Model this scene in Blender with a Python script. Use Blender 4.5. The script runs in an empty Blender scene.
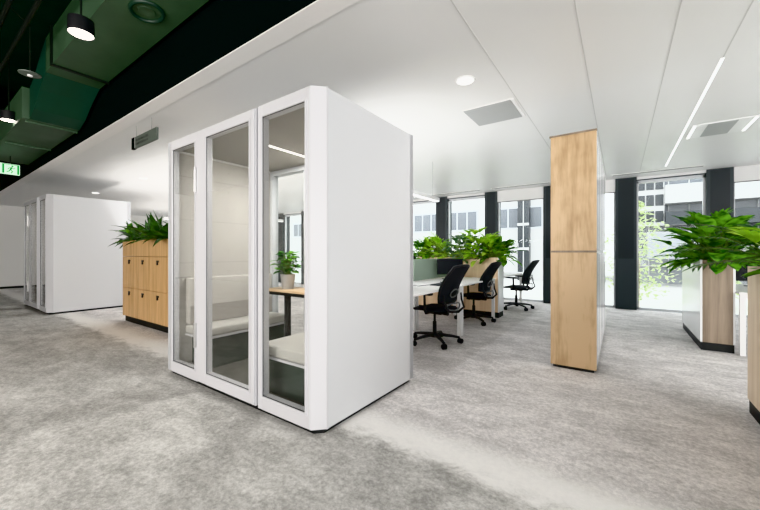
import bpy, bmesh, math, random
from mathutils import Vector, Matrix, Euler
PI = math.pi
col = bpy.context.scene.collection
R = math.radians
rnd = random.Random(7)

# ------------------------------------------------------------------ materials
def newmat(name):
    m = bpy.data.materials.new(name); m.use_nodes = True
    nt = m.node_tree; nt.nodes.clear()
    out = nt.nodes.new('ShaderNodeOutputMaterial')
    return m, nt, out
def pbr(name, c, rough=.5, metal=0, spec=.5, bump=0, bscale=200, var=0, vscale=8, emis=None, estr=0):
    m, nt, out = newmat(name)
    p = nt.nodes.new('ShaderNodeBsdfPrincipled')
    p.inputs['Base Color'].default_value = (*c, 1)
    p.inputs['Roughness'].default_value = rough
    p.inputs['Metallic'].default_value = metal
    p.inputs['Specular IOR Level'].default_value = spec
    if emis:
        p.inputs['Emission Color'].default_value = (*emis, 1); p.inputs['Emission Strength'].default_value = estr
    tc = nt.nodes.new('ShaderNodeTexCoord')
    if var:
        n = nt.nodes.new('ShaderNodeTexNoise'); n.inputs['Scale'].default_value = vscale; n.inputs['Detail'].default_value = 4
        nt.links.new(tc.outputs['Object'], n.inputs['Vector'])
        mx = nt.nodes.new('ShaderNodeMix'); mx.data_type = 'RGBA'
        mx.inputs[6].default_value = (*[x*(1-var) for x in c], 1); mx.inputs[7].default_value = (*[min(1, x*(1+var)) for x in c], 1)
        nt.links.new(n.outputs['Fac'], mx.inputs[0]); nt.links.new(mx.outputs[2], p.inputs['Base Color'])
    if bump:
        n = nt.nodes.new('ShaderNodeTexNoise'); n.inputs['Scale'].default_value = bscale
        nt.links.new(tc.outputs['Object'], n.inputs['Vector'])
        b = nt.nodes.new('ShaderNodeBump'); b.inputs['Strength'].default_value = bump; b.inputs['Distance'].default_value = .005
        nt.links.new(n.outputs['Fac'], b.inputs['Height']); nt.links.new(b.outputs['Normal'], p.inputs['Normal'])
    nt.links.new(p.outputs[0], out.inputs[0])
    return m
def wood(name, c1, c2, scale=(14, 14, .9), rough=.45, blotch=0):
    m, nt, out = newmat(name)
    p = nt.nodes.new('ShaderNodeBsdfPrincipled'); p.inputs['Roughness'].default_value = rough
    tc = nt.nodes.new('ShaderNodeTexCoord'); mp = nt.nodes.new('ShaderNodeMapping'); mp.inputs['Scale'].default_value = scale
    nt.links.new(tc.outputs['Object'], mp.inputs['Vector'])
    n = nt.nodes.new('ShaderNodeTexNoise'); n.inputs['Scale'].default_value = 1; n.inputs['Detail'].default_value = 6; n.inputs['Distortion'].default_value = .6
    nt.links.new(mp.outputs[0], n.inputs['Vector'])
    n2 = nt.nodes.new('ShaderNodeTexNoise'); n2.inputs['Scale'].default_value = 7; n2.inputs['Detail'].default_value = 3
    nt.links.new(mp.outputs[0], n2.inputs['Vector'])
    n3 = nt.nodes.new('ShaderNodeTexNoise'); n3.inputs['Scale'].default_value = 3; n3.inputs['Detail'].default_value = 3
    nt.links.new(tc.outputs['Object'], n3.inputs['Vector'])
    mul = nt.nodes.new('ShaderNodeMath'); mul.operation = 'MULTIPLY_ADD'; mul.inputs[1].default_value = .35
    nt.links.new(n2.outputs['Fac'], mul.inputs[0]); nt.links.new(n.outputs['Fac'], mul.inputs[2])
    m2 = nt.nodes.new('ShaderNodeMath'); m2.operation = 'MULTIPLY_ADD'; m2.inputs[1].default_value = blotch
    nt.links.new(n3.outputs['Fac'], m2.inputs[0]); nt.links.new(mul.outputs[0], m2.inputs[2])
    r = nt.nodes.new('ShaderNodeValToRGB')
    r.color_ramp.elements[0].position = .45+blotch*.35; r.color_ramp.elements[0].color = (*c1, 1)
    r.color_ramp.elements[1].position = .9+blotch*.6; r.color_ramp.elements[1].color = (*c2, 1)
    nt.links.new(m2.outputs[0], r.inputs[0]); nt.links.new(r.outputs[0], p.inputs['Base Color'])
    nt.links.new(p.outputs[0], out.inputs[0])
    return m
def emit(name, c, s):
    m, nt, out = newmat(name)
    e = nt.nodes.new('ShaderNodeEmission'); e.inputs[0].default_value = (*c, 1); e.inputs[1].default_value = s
    nt.links.new(e.outputs[0], out.inputs[0]); return m
def glassmat(name, tint=(1, 1, 1), refl=1.0):
    m, nt, out = newmat(name)
    t = nt.nodes.new('ShaderNodeBsdfTransparent'); t.inputs[0].default_value = (*tint, 1)
    g = nt.nodes.new('ShaderNodeBsdfGlossy'); g.inputs['Roughness'].default_value = 0.01
    f = nt.nodes.new('ShaderNodeLayerWeight'); f.inputs[0].default_value = .5
    pw = nt.nodes.new('ShaderNodeMath'); pw.operation = 'POWER'; pw.inputs[1].default_value = 4
    mu = nt.nodes.new('ShaderNodeMath'); mu.operation = 'MULTIPLY_ADD'; mu.inputs[1].default_value = .8*refl; mu.inputs[2].default_value = .03*refl
    nt.links.new(f.outputs['Facing'], pw.inputs[0]); nt.links.new(pw.outputs[0], mu.inputs[0])
    x = nt.nodes.new('ShaderNodeMixShader')
    nt.links.new(mu.outputs[0], x.inputs[0]); nt.links.new(t.outputs[0], x.inputs[1]); nt.links.new(g.outputs[0], x.inputs[2])
    nt.links.new(x.outputs[0], out.inputs[0]); return m
def leafmat(name, c1, c2, tr=.35):
    m, nt, out = newmat(name)
    p = nt.nodes.new('ShaderNodeBsdfPrincipled'); p.inputs['Roughness'].default_value = .38
    t = nt.nodes.new('ShaderNodeBsdfTranslucent')
    n = nt.nodes.new('ShaderNodeTexNoise'); n.inputs['Scale'].default_value = 9
    tc = nt.nodes.new('ShaderNodeTexCoord'); nt.links.new(tc.outputs['Object'], n.inputs['Vector'])
    r = nt.nodes.new('ShaderNodeValToRGB')
    r.color_ramp.elements[0].position = .42; r.color_ramp.elements[0].color = (*c1, 1)
    r.color_ramp.elements[1].position = .58; r.color_ramp.elements[1].color = (*c2, 1)
    nt.links.new(n.outputs['Fac'], r.inputs[0])
    nt.links.new(r.outputs[0], p.inputs['Base Color']); nt.links.new(r.outputs[0], t.inputs[0])
    x = nt.nodes.new('ShaderNodeMixShader'); x.inputs[0].default_value = tr
    nt.links.new(p.outputs[0], x.inputs[1]); nt.links.new(t.outputs[0], x.inputs[2])
    nt.links.new(x.outputs[0], out.inputs[0]); return m
def carpetmat():
    m, nt, out = newmat('carpet')
    L = nt.links.new
    def N(t, **k):
        n = nt.nodes.new(t)
        for a, b in k.items(): setattr(n, a, b)
        return n
    def math_(op, a, b, c=None):
        n = N('ShaderNodeMath', operation=op)
        for i, v in enumerate((a, b, c)):
            if v is None: continue
            if isinstance(v, (int, float)): n.inputs[i].default_value = v
            else: L(v, n.inputs[i])
        return n.outputs[0]
    def noise(vec, sc, det=4, rough=.6, dist=0):
        n = N('ShaderNodeTexNoise'); n.inputs['Scale'].default_value = sc; n.inputs['Detail'].default_value = det
        n.inputs['Roughness'].default_value = rough; n.inputs['Distortion'].default_value = dist
        L(vec, n.inputs['Vector']); return n.outputs['Fac']
    def sstep(v, a, b):
        n = N('ShaderNodeMapRange', interpolation_type='SMOOTHSTEP')
        n.inputs['From Min'].default_value = a; n.inputs['From Max'].default_value = b; L(v, n.inputs['Value']); return n.outputs[0]
    def mix(f, a, b):
        n = N('ShaderNodeMix', data_type='RGBA')
        if isinstance(f, (int, float)): n.inputs[0].default_value = f
        else: L(f, n.inputs[0])
        for i, v in ((6, a), (7, b)):
            if isinstance(v, tuple): n.inputs[i].default_value = (*v, 1)
            else: L(v, n.inputs[i])
        return n.outputs[2]
    tc = N('ShaderNodeTexCoord'); P = tc.outputs['Object']
    sx = N('ShaderNodeSeparateXYZ'); L(P, sx.inputs[0]); X, Y = sx.outputs[0], sx.outputs[1]
    mp = N('ShaderNodeMapping'); mp.inputs['Rotation'].default_value = (0, 0, R(-28)); mp.inputs['Scale'].default_value = (1.0, 1.7, 1); L(P, mp.inputs[0])
    Q = mp.outputs[0]
    big = noise(Q, 1.3, 8, .68, .5)
    med = noise(Q, 5, 6, .7, .4)
    fine = noise(P, 34, 4, .85)
    fib = noise(P, 260, 2, .6)
    v = math_('MULTIPLY_ADD', med, .48, math_('MULTIPLY', big, .62))
    v = math_('MULTIPLY_ADD', fine, .80, v)
    v = math_('MULTIPLY_ADD', fib, .16, v)
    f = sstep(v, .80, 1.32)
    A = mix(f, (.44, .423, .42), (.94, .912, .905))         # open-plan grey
    B = mix(f, (.30, .294, .280), (.72, .71, .69))         # corridor, green bounce light from the void painted in
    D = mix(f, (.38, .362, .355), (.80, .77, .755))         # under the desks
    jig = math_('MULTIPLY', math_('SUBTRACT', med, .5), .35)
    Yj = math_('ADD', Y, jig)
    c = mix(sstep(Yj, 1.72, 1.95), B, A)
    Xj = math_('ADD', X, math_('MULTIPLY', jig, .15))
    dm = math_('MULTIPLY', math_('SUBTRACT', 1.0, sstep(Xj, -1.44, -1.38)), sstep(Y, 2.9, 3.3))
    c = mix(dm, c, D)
    # pale band of light across the floor, painted into the carpet colour
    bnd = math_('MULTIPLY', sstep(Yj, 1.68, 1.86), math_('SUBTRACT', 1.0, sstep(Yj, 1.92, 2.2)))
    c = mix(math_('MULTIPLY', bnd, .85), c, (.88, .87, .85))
    p = N('ShaderNodeBsdfPrincipled'); p.inputs['Roughness'].default_value = .9; p.inputs['Specular IOR Level'].default_value = .25
    L(c, p.inputs['Base Color'])
    b = N('ShaderNodeBump'); b.inputs['Strength'].default_value = .35; b.inputs['Distance'].default_value = .004
    L(fine, b.inputs['Height']); L(b.outputs[0], p.inputs['Normal'])
    L(p.outputs[0], out.inputs[0]); return m

M = dict(
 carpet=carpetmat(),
 ceil=pbr('ceiling_panel', (.76, .76, .755), .42, spec=.3, var=.015, vscale=1.5),
 ceilstrip=pbr('plasterboard', (.82, .81, .80), .7),
 groove=pbr('ceiling_joint', (.60, .60, .59), .8),
 white=pbr('white_wall', (.80, .79, .77), .6),
 booth=pbr('white_laminate', (.60, .61, .63), .35, bump=.02),
 boothf=pbr('white_powder_coat', (.59, .59, .615), .3),
 black=pbr('black_paint', (.003, .005, .005), .9, spec=.1),
 slab=pbr('dark_green_slab', (.006, .016, .010), .95, spec=.1, var=.4, vscale=3),
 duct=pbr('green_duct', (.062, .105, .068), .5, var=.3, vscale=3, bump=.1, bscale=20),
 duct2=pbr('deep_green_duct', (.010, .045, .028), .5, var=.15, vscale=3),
 pipe=pbr('dark_pipe', (.008, .012, .010), .5),
 blackpl=pbr('black_plastic', (.012, .013, .015), .5),
 blackfab=pbr('black_fabric', (.020, .022, .026), .85, bump=.3, bscale=400),
 plinth=pbr('black_plinth', (.012, .014, .015), .55),
 gap=pbr('shadow_gap', (.01, .01, .01), .8),
 gasket=pbr('black_gasket', (.02, .02, .02), .6),
 oak=wood('natural_oak_veneer', (.33, .21, .10), (.57, .41, .25), (7, 7, .8), blotch=.6),
 oakd=wood('golden_oak_laminate', (.50, .30, .13), (.72, .47, .24), (16, 16, .8)),
 ash=wood('pale_ash_laminate', (.66, .47, .30), (.84, .66, .47), (10, 10, .6)),
 greyoak=wood('grey_oak_laminate', (.17, .13, .092), (.31, .245, .185), (16, 16, .6), blotch=.2),
 lightoak=wood('light_oak_laminate', (.62, .47, .32), (.80, .66, .50), (14, 14, .5)),
 tabletop=wood('table_oak', (.62, .42, .25), (.78, .58, .38), (3, 20, 20)),
 whitegloss=pbr('white_gloss_door', (.82, .83, .84), .12, spec=.6),
 deskw=pbr('white_desk', (.84, .83, .83), .4),
 steelw=pbr('white_steel', (.80, .80, .80), .35),
 glass=glassmat('clear_glass', (.985, .99, .985), 1.35),
 wglass=glassmat('window_glass', (.97, .985, .98), .5),
 led=emit('led_strip', (1, .97, .92), 3.2),
 spot=emit('warm_lamp_face', (1, .93, .84), 12),
 dl=emit('cool_lamp_face', (1, .99, .97), 2.2),
 wglow=emit('white_glow_face', (1, 1, 1), 2.5),
 felt=pbr('beige_felt', (.53, .51, .48), .95, bump=.2, bscale=300, var=.04, vscale=5),
 felt2=pbr('grey_felt', (.36, .34, .32), .95, bump=.2, bscale=300),
 bceil=pbr('booth_ceiling_felt', (.42, .41, .39), .95),
 seat=pbr('light_grey_upholstery', (.50, .49, .46), .9, bump=.2, bscale=250),
 greenp=pbr('dark_green_under_bench', (.035, .052, .042), .9, var=.3, vscale=6),
 boothcarpet=pbr('dark_booth_carpet', (.105, .105, .09), .95, var=.3, vscale=12, bump=.4, bscale=90),
 chrome=pbr('brushed_steel', (.6, .6, .6), .3, 1),
 mullion=pbr('dark_anodised', (.042, .054, .060), .55),
 mullion2=pbr('dark_panel', (.016, .023, .028), .5),
 frame=pbr('grey_white_frame', (.62, .64, .66), .4),
 blind=pbr('roller_blind', (.74, .74, .74), .9),
 screen=pbr('monitor_screen', (.018, .020, .023), .25),
 greenfelt=pbr('sage_felt', (.27, .34, .28), .95),
 diff=pbr('grey_perforated', (.40, .41, .41), .6, bump=.2, bscale=90),
 slot=pbr('slot_grey', (.22, .22, .22), .7),
 pot=pbr('concrete_pot', (.45, .44, .43), .85, bump=.3, bscale=60),
 soil=pbr('soil', (.03, .02, .012), 1),
 stem=pbr('stem', (.16, .24, .06), .6),
 signgrey=pbr('sign_grey', (.10, .12, .105), .5),
 signdark=pbr('sign_lettering', (.05, .055, .05), .5),
 exitw=emit('exit_white', (.75, 1, .78), 1.3),
 exitg=emit('exit_green', (.02, .45, .08), .9),
 paper=pbr('paper', (.8, .8, .8), .8),
 facade=pbr('white_facade', (.5, .5, .5), .8),
 facadeg=pbr('grey_facade', (.24, .25, .265), .6),
 bwin=pbr('building_window', (.02, .025, .03), .3),
 bwin2=pbr('building_window_pale', (.10, .11, .125), .3),
 paving=pbr('pale_paving', (.5, .5, .49), .9),
 trunk=pbr('trunk', (.3, .27, .22), .9),
 ring=pbr('grey_ring', (.14, .145, .15), .4),
 hatch=pbr('hatch_green', (.008, .03, .018), .5),
 lock=pbr('lock_dark', (.02, .02, .02), .4),
 L_dark=leafmat('leaf_dark', (.012, .05, .008), (.05, .16, .02), .2),
 L_mid=leafmat('leaf_mid', (.018, .12, .012), (.20, .48, .06), .4),
 L_bright=leafmat('leaf_bright', (.30, .60, .05), (.60, .85, .16), .5),
 L_grey=leafmat('leaf_grey_green', (.10, .22, .11), (.34, .46, .30), .3),
 L_out=leafmat('leaf_street_tree', (.36, .46, .20), (.62, .68, .42), .5),
)

# ------------------------------------------------------------------ mesh builder
class MB:
    def __init__(s): s.bm = bmesh.new()
    def box(s, x0, x1, y0, y1, z0, z1, bev=0, seg=2):
        r = bmesh.ops.create_cube(s.bm, size=1)
        vs = r['verts']
        for v in vs:
            v.co = Vector(((x0+x1)/2+v.co.x*(x1-x0), (y0+y1)/2+v.co.y*(y1-y0), (z0+z1)/2+v.co.z*(z1-z0)))
        if bev:
            es = list({e for v in vs for e in v.link_edges})
            bmesh.ops.bevel(s.bm, geom=es, offset=bev, segments=seg, affect='EDGES', profile=.5, clamp_overlap=True)
        return s
    def prism(s, pts, z0, z1):
        lo = [s.bm.verts.new((x, y, z0)) for x, y in pts]; hi = [s.bm.verts.new((x, y, z1)) for x, y in pts]
        n = len(pts)
        s.bm.faces.new(lo[::-1]); s.bm.faces.new(hi)
        for i in range(n): s.bm.faces.new((lo[i], lo[(i+1) % n], hi[(i+1) % n], hi[i]))
        return s
    def extr(s, pts, a0, a1, axis='Y'):
        # polygon in the plane across `axis`
        def mk(p, a): return (p[0], a, p[1]) if axis == 'Y' else (a, p[0], p[1])
        lo = [s.bm.verts.new(mk(p, a0)) for p in pts]; hi = [s.bm.verts.new(mk(p, a1)) for p in pts]
        n = len(pts); s.bm.faces.new(lo); s.bm.faces.new(hi[::-1])
        for i in range(n): s.bm.faces.new((lo[i], hi[i], hi[(i+1) % n], lo[(i+1) % n]))
        return s
    def tube(s, pts, r, n=8, closed=False, cap=True, flat=1.0):
        pts = [Vector(p) for p in pts]; k = len(pts); rings = []
        rr = r if isinstance(r, (list, tuple)) else [r]*k
        up = Vector((0, 0, 1)); prevn = None
        for i, p in enumerate(pts):
            a = pts[i-1] if (i > 0 or closed) else p
            b = pts[(i+1) % k] if (i < k-1 or closed) else p
            t = (b-a).normalized()
            if prevn is None:
                nn = t.cross(up)
                if nn.length < 1e-3: nn = t.cross(Vector((1, 0, 0)))
                nn.normalize()
            else:
                nn = (prevn - t*prevn.dot(t))
                nn.normalize()
            prevn = nn; bn = t.cross(nn)
            rings.append([s.bm.verts.new(p + (nn*math.cos(2*PI*j/n) + bn*math.sin(2*PI*j/n)*flat)*rr[i]) for j in range(n)])
        m = k if closed else k-1
        for i in range(m):
            A, B = rings[i], rings[(i+1) % k]
            for j in range(n): s.bm.faces.new((A[j], A[(j+1) % n], B[(j+1) % n], B[j]))
        if cap and not closed:
            s.bm.faces.new(rings[0][::-1]); s.bm.faces.new(rings[-1])
        return s
    def lathe(s, prof, c=(0, 0, 0), n=24, axis='Z'):
        rings = []
        for r, z in prof:
            ring = []
            for j in range(n):
                a = 2*PI*j/n; x, y = max(r, 1e-4)*math.cos(a), max(r, 1e-4)*math.sin(a)
                v = (x, y, z) if axis == 'Z' else ((z, x, y) if axis == 'X' else (x, z, y))
                ring.append(s.bm.verts.new(Vector(c)+Vector(v)))
            rings.append(ring)
        for i in range(len(rings)-1):
            A, B = rings[i], rings[i+1]
            for j in range(n): s.bm.faces.new((A[j], A[(j+1) % n], B[(j+1) % n], B[j]))
        s.bm.faces.new(rings[0][::-1]); s.bm.faces.new(rings[-1])
        return s
    def grid(s, P):
        V = [[s.bm.verts.new(p) for p in row] for row in P]
        for i in range(len(V)-1):
            for j in range(len(V[0])-1):
                s.bm.faces.new((V[i][j], V[i][j+1], V[i+1][j+1], V[i+1][j]))
        return s
    def xf(s, mat): bmesh.ops.transform(s.bm, matrix=mat, verts=s.bm.verts); return s
    def build(s, name, mat, parent=None, smooth=False, recalc=True):
        me = bpy.data.meshes.new(name)
        if recalc: bmesh.ops.recalc_face_normals(s.bm, faces=s.bm.faces)
        s.bm.to_mesh(me); s.bm.free()
        me.materials.append(mat)
        if smooth:
            for p in me.polygons: p.use_smooth = True
            try: me.set_sharp_from_angle(angle=R(40))
            except Exception: pass
        o = bpy.data.objects.new(name, me); col.objects.link(o)
        if parent: o.parent = parent
        return o
def tag(o, label=None, cat=None, group=None, kind=None):
    if label: o['label'] = label
    if cat: o['category'] = cat
    if group: o['group'] = group
    if kind: o['kind'] = kind
    return o
def empty(name, loc=(0, 0, 0), rz=0):
    o = bpy.data.objects.new(name, None); col.objects.link(o); o.location = loc; o.rotation_euler = (0, 0, rz); o.empty_display_size = .1
    return o
def struct(name, mb, mat, label, cat, parent=None, **k):
    o = mb.build(name, mat, parent, **k)
    if not parent: tag(o, label, cat, None, 'structure')
    return o
def B(*a, **k): return MB().box(*a, **k)
def copy_tree(o, parent=None):
    c = o.copy(); col.objects.link(c)
    if parent: c.parent = parent
    for ch in list(o.children): copy_tree(ch, c)
    return c

# ------------------------------------------------------------------ setting
CZ = 2.8; WY = 9.0; XL = -16.9; XR = 6.0
struct('floor', B(XL, XR, -5, WY, -.1, 0), M['carpet'], 'grey mottled carpet floor with a pale strip of painted light across it', 'floor')
ce = struct('ceiling', B(XL, XR, 1.66, WY, CZ, CZ+.12), M['ceil'], 'white panelled suspended ceiling', 'ceiling')
struct('trim_1', B(XL, XR, 1.53, 1.68, CZ-.006, CZ+.002), M['ceilstrip'], 'white plasterboard edge strip of the ceiling beside the dark void', 'trim')
struct('trim_2', B(XL, XR, 1.535, 1.60, CZ+.002, 3.95), M['black'], 'black upright fascia above the ceiling edge', 'trim')
struct('ceiling_void', B(XL, XR, -5.2, 1.54, 3.95, 4.1), M['slab'], 'dark green exposed slab above the corridor', 'ceiling')
struct('wall_left', B(XL-.15, XL, -5, WY, 0, 4.1), M['white'], 'plain off-white far end wall', 'wall')
struct('added_unseen_wall_front', B(XL, XR, -5.15, -5, 0, 4.0), M['white'], 'plain white unseen wall added behind the viewpoint', 'wall')  # unseen wall added to stop sky light coming from behind
struct('added_unseen_wall_right', B(XR, XR+.15, -5, WY, 0, 4.0), M['white'], 'plain white unseen wall added beyond the right edge', 'wall')  # put in out of view to cut sky light on the ceiling
struct('baseboard_left', B(XL, XL+.015, -5, WY, 0, .07), M['plinth'], 'black skirting along the far end wall', 'skirting')
n = 3
# ceiling joints running towards the windows; the lit one glows, no lamp in it
for x, mt, w, y0, y1 in ((-.873, 'groove', .004, 1.68, 8.4), (-.235, 'groove', .004, 1.68, 8.4), (.32, 'groove', .003, 1.68, 8.4), (.69, 'wglow', .010, 3.9, 8.15), (.69, 'groove', .004, 1.68, 3.9)):
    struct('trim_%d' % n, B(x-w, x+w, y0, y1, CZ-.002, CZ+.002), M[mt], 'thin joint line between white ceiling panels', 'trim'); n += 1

# window wall: pilasters every 1.42 m, glass between, floor to head
pil = [(-4.34, -4.00), (-2.92, -2.60), (-1.50, -1.16), (-.08, .29), (1.36, 1.73)]
x0, x1 = -4.34, -4.00
while x0 > XL: x0 -= 1.42; x1 -= 1.42; pil.insert(0, (x0, x1))
x0, x1 = 1.36, 1.73
while x1 < XR-1: x0 += 1.42; x1 += 1.42; pil.append((x0, x1))
pil = [(max(a, XL), b) for a, b in pil if b > XL+.05]
wp = MB()
for i, (a, b) in enumerate(pil):
    o = B(a, b, WY-.06, WY+.30, 0, CZ).build('trim_%d' % n, M['mullion']); n += 1
    tag(o, 'dark charcoal pilaster between full-height windows', 'pilaster', None, 'structure')
    # recessed upper panel
    struct('inset_panel', B(a+.05, b-.05, WY-.062, WY-.055, 1.08, CZ-.02), M['mullion2'], '', '', o)
struct('wall_back', B(XL, XR, WY+.05, WY+.30, CZ-.08, CZ+.5), M['frame'], 'narrow wall band above the windows', 'wall')
struct('floor_sill', B(XL, XR, WY, WY+.35, -.1, .005), M['frame'], 'pale floor strip at the foot of the windows', 'trim')
blinds = {-2.6: 2.52, -1.16: 2.52, 1.73: 2.52}
wn = 1
gaps = [(pil[i][1], pil[i+1][0]) for i in range(len(pil)-1)]
for a, b in gaps:
    w = MB(); t = .035
    w.box(a, a+t, WY+.04, WY+.11, 0, CZ-.08).box(b-t, b, WY+.04, WY+.11, 0, CZ-.08).box(a, b, WY+.04, WY+.11, 0, .05).box(a, b, WY+.04, WY+.11, CZ-.13, CZ-.08)
    wo = struct('window_%d' % wn, w, M['frame'], 'full-height window onto the bright street', 'window')
    struct('window_pane', B(a+t, b-t, WY+.07, WY+.08, .05, CZ-.13), M['wglass'], '', '', wo)
    wn += 1
    z = 2.74
    for k, v in blinds.items():
        if abs(a-k) < .05: z = v
    if a < -4.5: z = 2.6 if wn % 2 else 2.74
    bl = empty('roller_blind', ((a+b)/2, WY-.03, z))
    w2 = (b-a)/2
    B(-w2, w2, .0, .012, .0, CZ-z).build('blind_fabric', M['blind'], bl)
    B(-w2, w2, -.012, .02, -.018, .002, bev=.004).build('bottom_rail', M['slot'] if z < 2.7 else M['mullion'], bl)
    cx = (a+b)/2
    names = {-3.46: 'white roller blind rolled up fully above the window behind the desk planter', -2.05: 'white roller blind partly lowered on the window right of the desk planter',
             -.62: 'white roller blind lowered on the narrow strip of window right of the tall cabinets', .825: 'white roller blind fully raised on the window between the cabinets and the white planter',
             2.44: 'white roller blind partly lowered on the rightmost window'}
    lab = None
    for k, v in names.items():
        if abs(cx-k) < .1: lab = v
    tag(bl, lab or 'white roller blind on a far window seen through the booth', 'blind', None if lab else 'roller blinds on the far windows')
# linear slot diffusers by the windows
for i, (x0, x1, lb) in enumerate(((-.12, 1.25, 'thin grey linear slot vent in ceiling before the middle right window'), (2.0, 3.3, 'thin grey linear slot vent in ceiling at right edge'), (-4.3, -2.9, 'thin grey linear slot vent in ceiling above desk planter'), (-2.6, -1.3, 'thin grey linear slot vent in ceiling left of the tall cabinets'))):
    o = empty('slot_vent', ((x0+x1)/2, 8.5, CZ)); l = (x1-x0)/2
    B(-l-.01, l+.01, -.05, .05, -.008, 0).build('vent_frame', M['ceilstrip'], o)
    B(-l, l, -.035, -.005, -.010, -.004).build('slot', M['slot'], o); B(-l, l, .008, .035, -.010, -.004).build('slot', M['slot'], o)
    tag(o, lb, 'vent', 'slot vents along the windows')

# square ceiling diffusers
def diffuser(name, x, y, sx, sy, label, style):
    o = empty(name, (x, y, CZ))
    if style == 0:
        B(-sx, sx, -sy, sy, -.006, 0).build('frame', M['ceilstrip'], o)
        B(-sx+.01, sx-.03, -sy+.01, sy-.01, -.012, -.002).build('perforated_panel', M['diff'], o)
        B(sx-.025, sx-.005, -sy+.01, sy-.01, -.012, -.002).build('edge_strip', M['steelw'], o)
    else:
        B(-sx, sx, -sy, sy, -.008, 0).build('frame', M['steelw'], o)
        B(-sx*.5, sx*.42, -sy+.02, sy-.02, -.014, -.004, bev=.004).build('perforated_panel', M['diff'], o)
        for s in (-1, 1): B(s*(sx-.02)-.012, s*(sx-.02)+.012, -sy+.02, sy-.02, -.014, -.004).build('edge_strip', M['wglow'], o)
    tag(o, label, 'vent')
diffuser('ceiling_diffuser', -1.175, 3.93, .275, .275, 'square grey ceiling diffuser beside the round downlight', 0)
diffuser('ceiling_diffuser', 1.04, 6.05, .29, .30, 'square white ceiling diffuser with grey centre panel, near the windows', 1)

# recessed downlights
for x, lb in ((-1.171, 'round recessed downlight in the ceiling right of the near booth'), (-8.36, 'small round downlight in the ceiling above the leafy lockers'), (-11.4, 'small round downlight in the ceiling above the far booth')):
    o = empty('ceiling_downlight', (x, 3.03, CZ))
    MB().lathe([(.075, -.004), (.088, -.006), (.092, 0)], n=32).build('trim_ring', M['steelw'], o, True)
    MB().lathe([(0, -.007), (.076, -.007), (.076, -.002)], n=32).build('lamp_face', M['dl'], o)
    tag(o, lb, 'ceiling light', 'recessed downlights')
    l = bpy.data.lights.new('downlight_lamp', 'SPOT'); l.energy = 22; l.spot_size = R(110); l.spot_blend = 1; l.shadow_soft_size = .05; l.color = (1, .97, .93)
    lo = bpy.data.objects.new('downlight_lamp', l); lo.location = (0, 0, -.02); lo.parent = o; col.objects.link(lo)

# ------------------------------------------------------------------ dark void above the corridor
def ductseg(P, y0, y1, th):
    # P: list of (x, zbottom); build a box duct following the profile
    m = MB(); rings = []
    for x, z in P:
        rings.append([m.bm.verts.new((x, y0, z)), m.bm.verts.new((x, y1, z)), m.bm.verts.new((x, y1, z+th)), m.bm.verts.new((x, y0, z+th))])
    for A, Bq in zip(rings, rings[1:]):
        for j in range(4): m.bm.faces.new((A[j], A[(j+1) % 4], Bq[(j+1) % 4], Bq[j]))
    m.bm.faces.new(rings[0]); m.bm.faces.new(rings[-1][::-1])
    return m
du = empty('air_duct', (-5, 1.25, 3.3)); du.location = (0, 0, 0)
ductseg([(1.0, 3.3), (-5.45, 3.3)], .99, 1.49, .4).build('straight_section', M['duct'], du)
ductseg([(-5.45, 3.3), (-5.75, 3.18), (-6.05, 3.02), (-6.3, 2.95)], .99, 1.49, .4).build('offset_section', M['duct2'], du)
ductseg([(-6.3, 2.95), (-9.6, 2.95)], .92, 1.49, .4).build('straight_section', M['duct'], du)
for x, z in ((-2.4, 3.3), (-5.15, 3.3), (-6.42, 2.95), (-7.9, 2.95)):
    B(x-.02, x+.02, .97, 1.497, z-.02, z+.42).build('flange', M['pipe' if z > 3 else 'duct'], du)
pl = MB(); pl.tube([(-3.353+.145*math.cos(a), 1.245+.115*math.sin(a), 3.292) for a in [2*PI*i/28 for i in range(28)]], .016, 8, closed=True)
pl.build('access_hatch_rim', M['hatch'], du, True)
MB().lathe([(0, -.004), (.06, -.008), (.068, 0)], (-3.353, 1.245, 3.3), 28).build('access_hatch', M['duct'], du, True)
tag(du, 'large green rectangular air duct running beside the ceiling edge and stepping down', 'air duct')
sd = ductseg([(-7.9, 3.45), (-12, 3.45)], .1, .80, .35).build('air_duct', M['duct']); 
for x in (-8, -11): MB().tube([(x, .45, 3.8), (x, .45, 3.95)], .01, 6).build('hanger', M['pipe'], sd)
tag(sd, 'second green air duct, deep in the dark void at the far left', 'air duct')
for i, (y, z, r, lb) in enumerate(((.60, 3.55, .022, 'dark thin pipe in the void beside the green duct'), (.74, 3.50, .022, 'dark thin pipe closest to the green duct'), (.45, 3.62, .03, 'dark thicker pipe furthest from the green duct'))):
    o = MB().tube([(1, y, z), (-6.2-.4*i, y, z), (-6.4-.4*i, y, z+.38)], r, 10).build('ceiling_pipe', M['pipe'], None, True); tag(o, lb, 'pipe')
for x, lb in ((-3.63, 'glowing black can light hanging in the dark void, nearer one'), (-6.80, 'glowing black can light hanging in the dark void above the exit sign')):
    o = empty('pendant_downlight', (x, .87, 3.0))
    MB().lathe([(.078, .012), (.086, .0), (.088, .02), (.086, .12), (.0, .13)], n=32).build('housing', M['blackpl'], o, True)
    MB().lathe([(0, .006), (.080, .006), (.080, .012)], n=32).build('lamp_face', M['spot'], o)
    MB().tube([(0, 0, .13), (0, 0, .95)], .008, 6).build('rod', M['pipe'], o)
    tag(o, lb, 'pendant light', 'can lights in the void')
    l = bpy.data.lights.new('can_lamp', 'SPOT'); l.energy = 24; l.spot_size = R(120); l.spot_blend = 1; l.shadow_soft_size = .06; l.color = (1, .93, .84)
    lo = bpy.data.objects.new('can_lamp', l); lo.location = (0, 0, -.03); lo.parent = o; col.objects.link(lo)
o = empty('smoke_detector', (-4.88, .77, 3.0))
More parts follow.
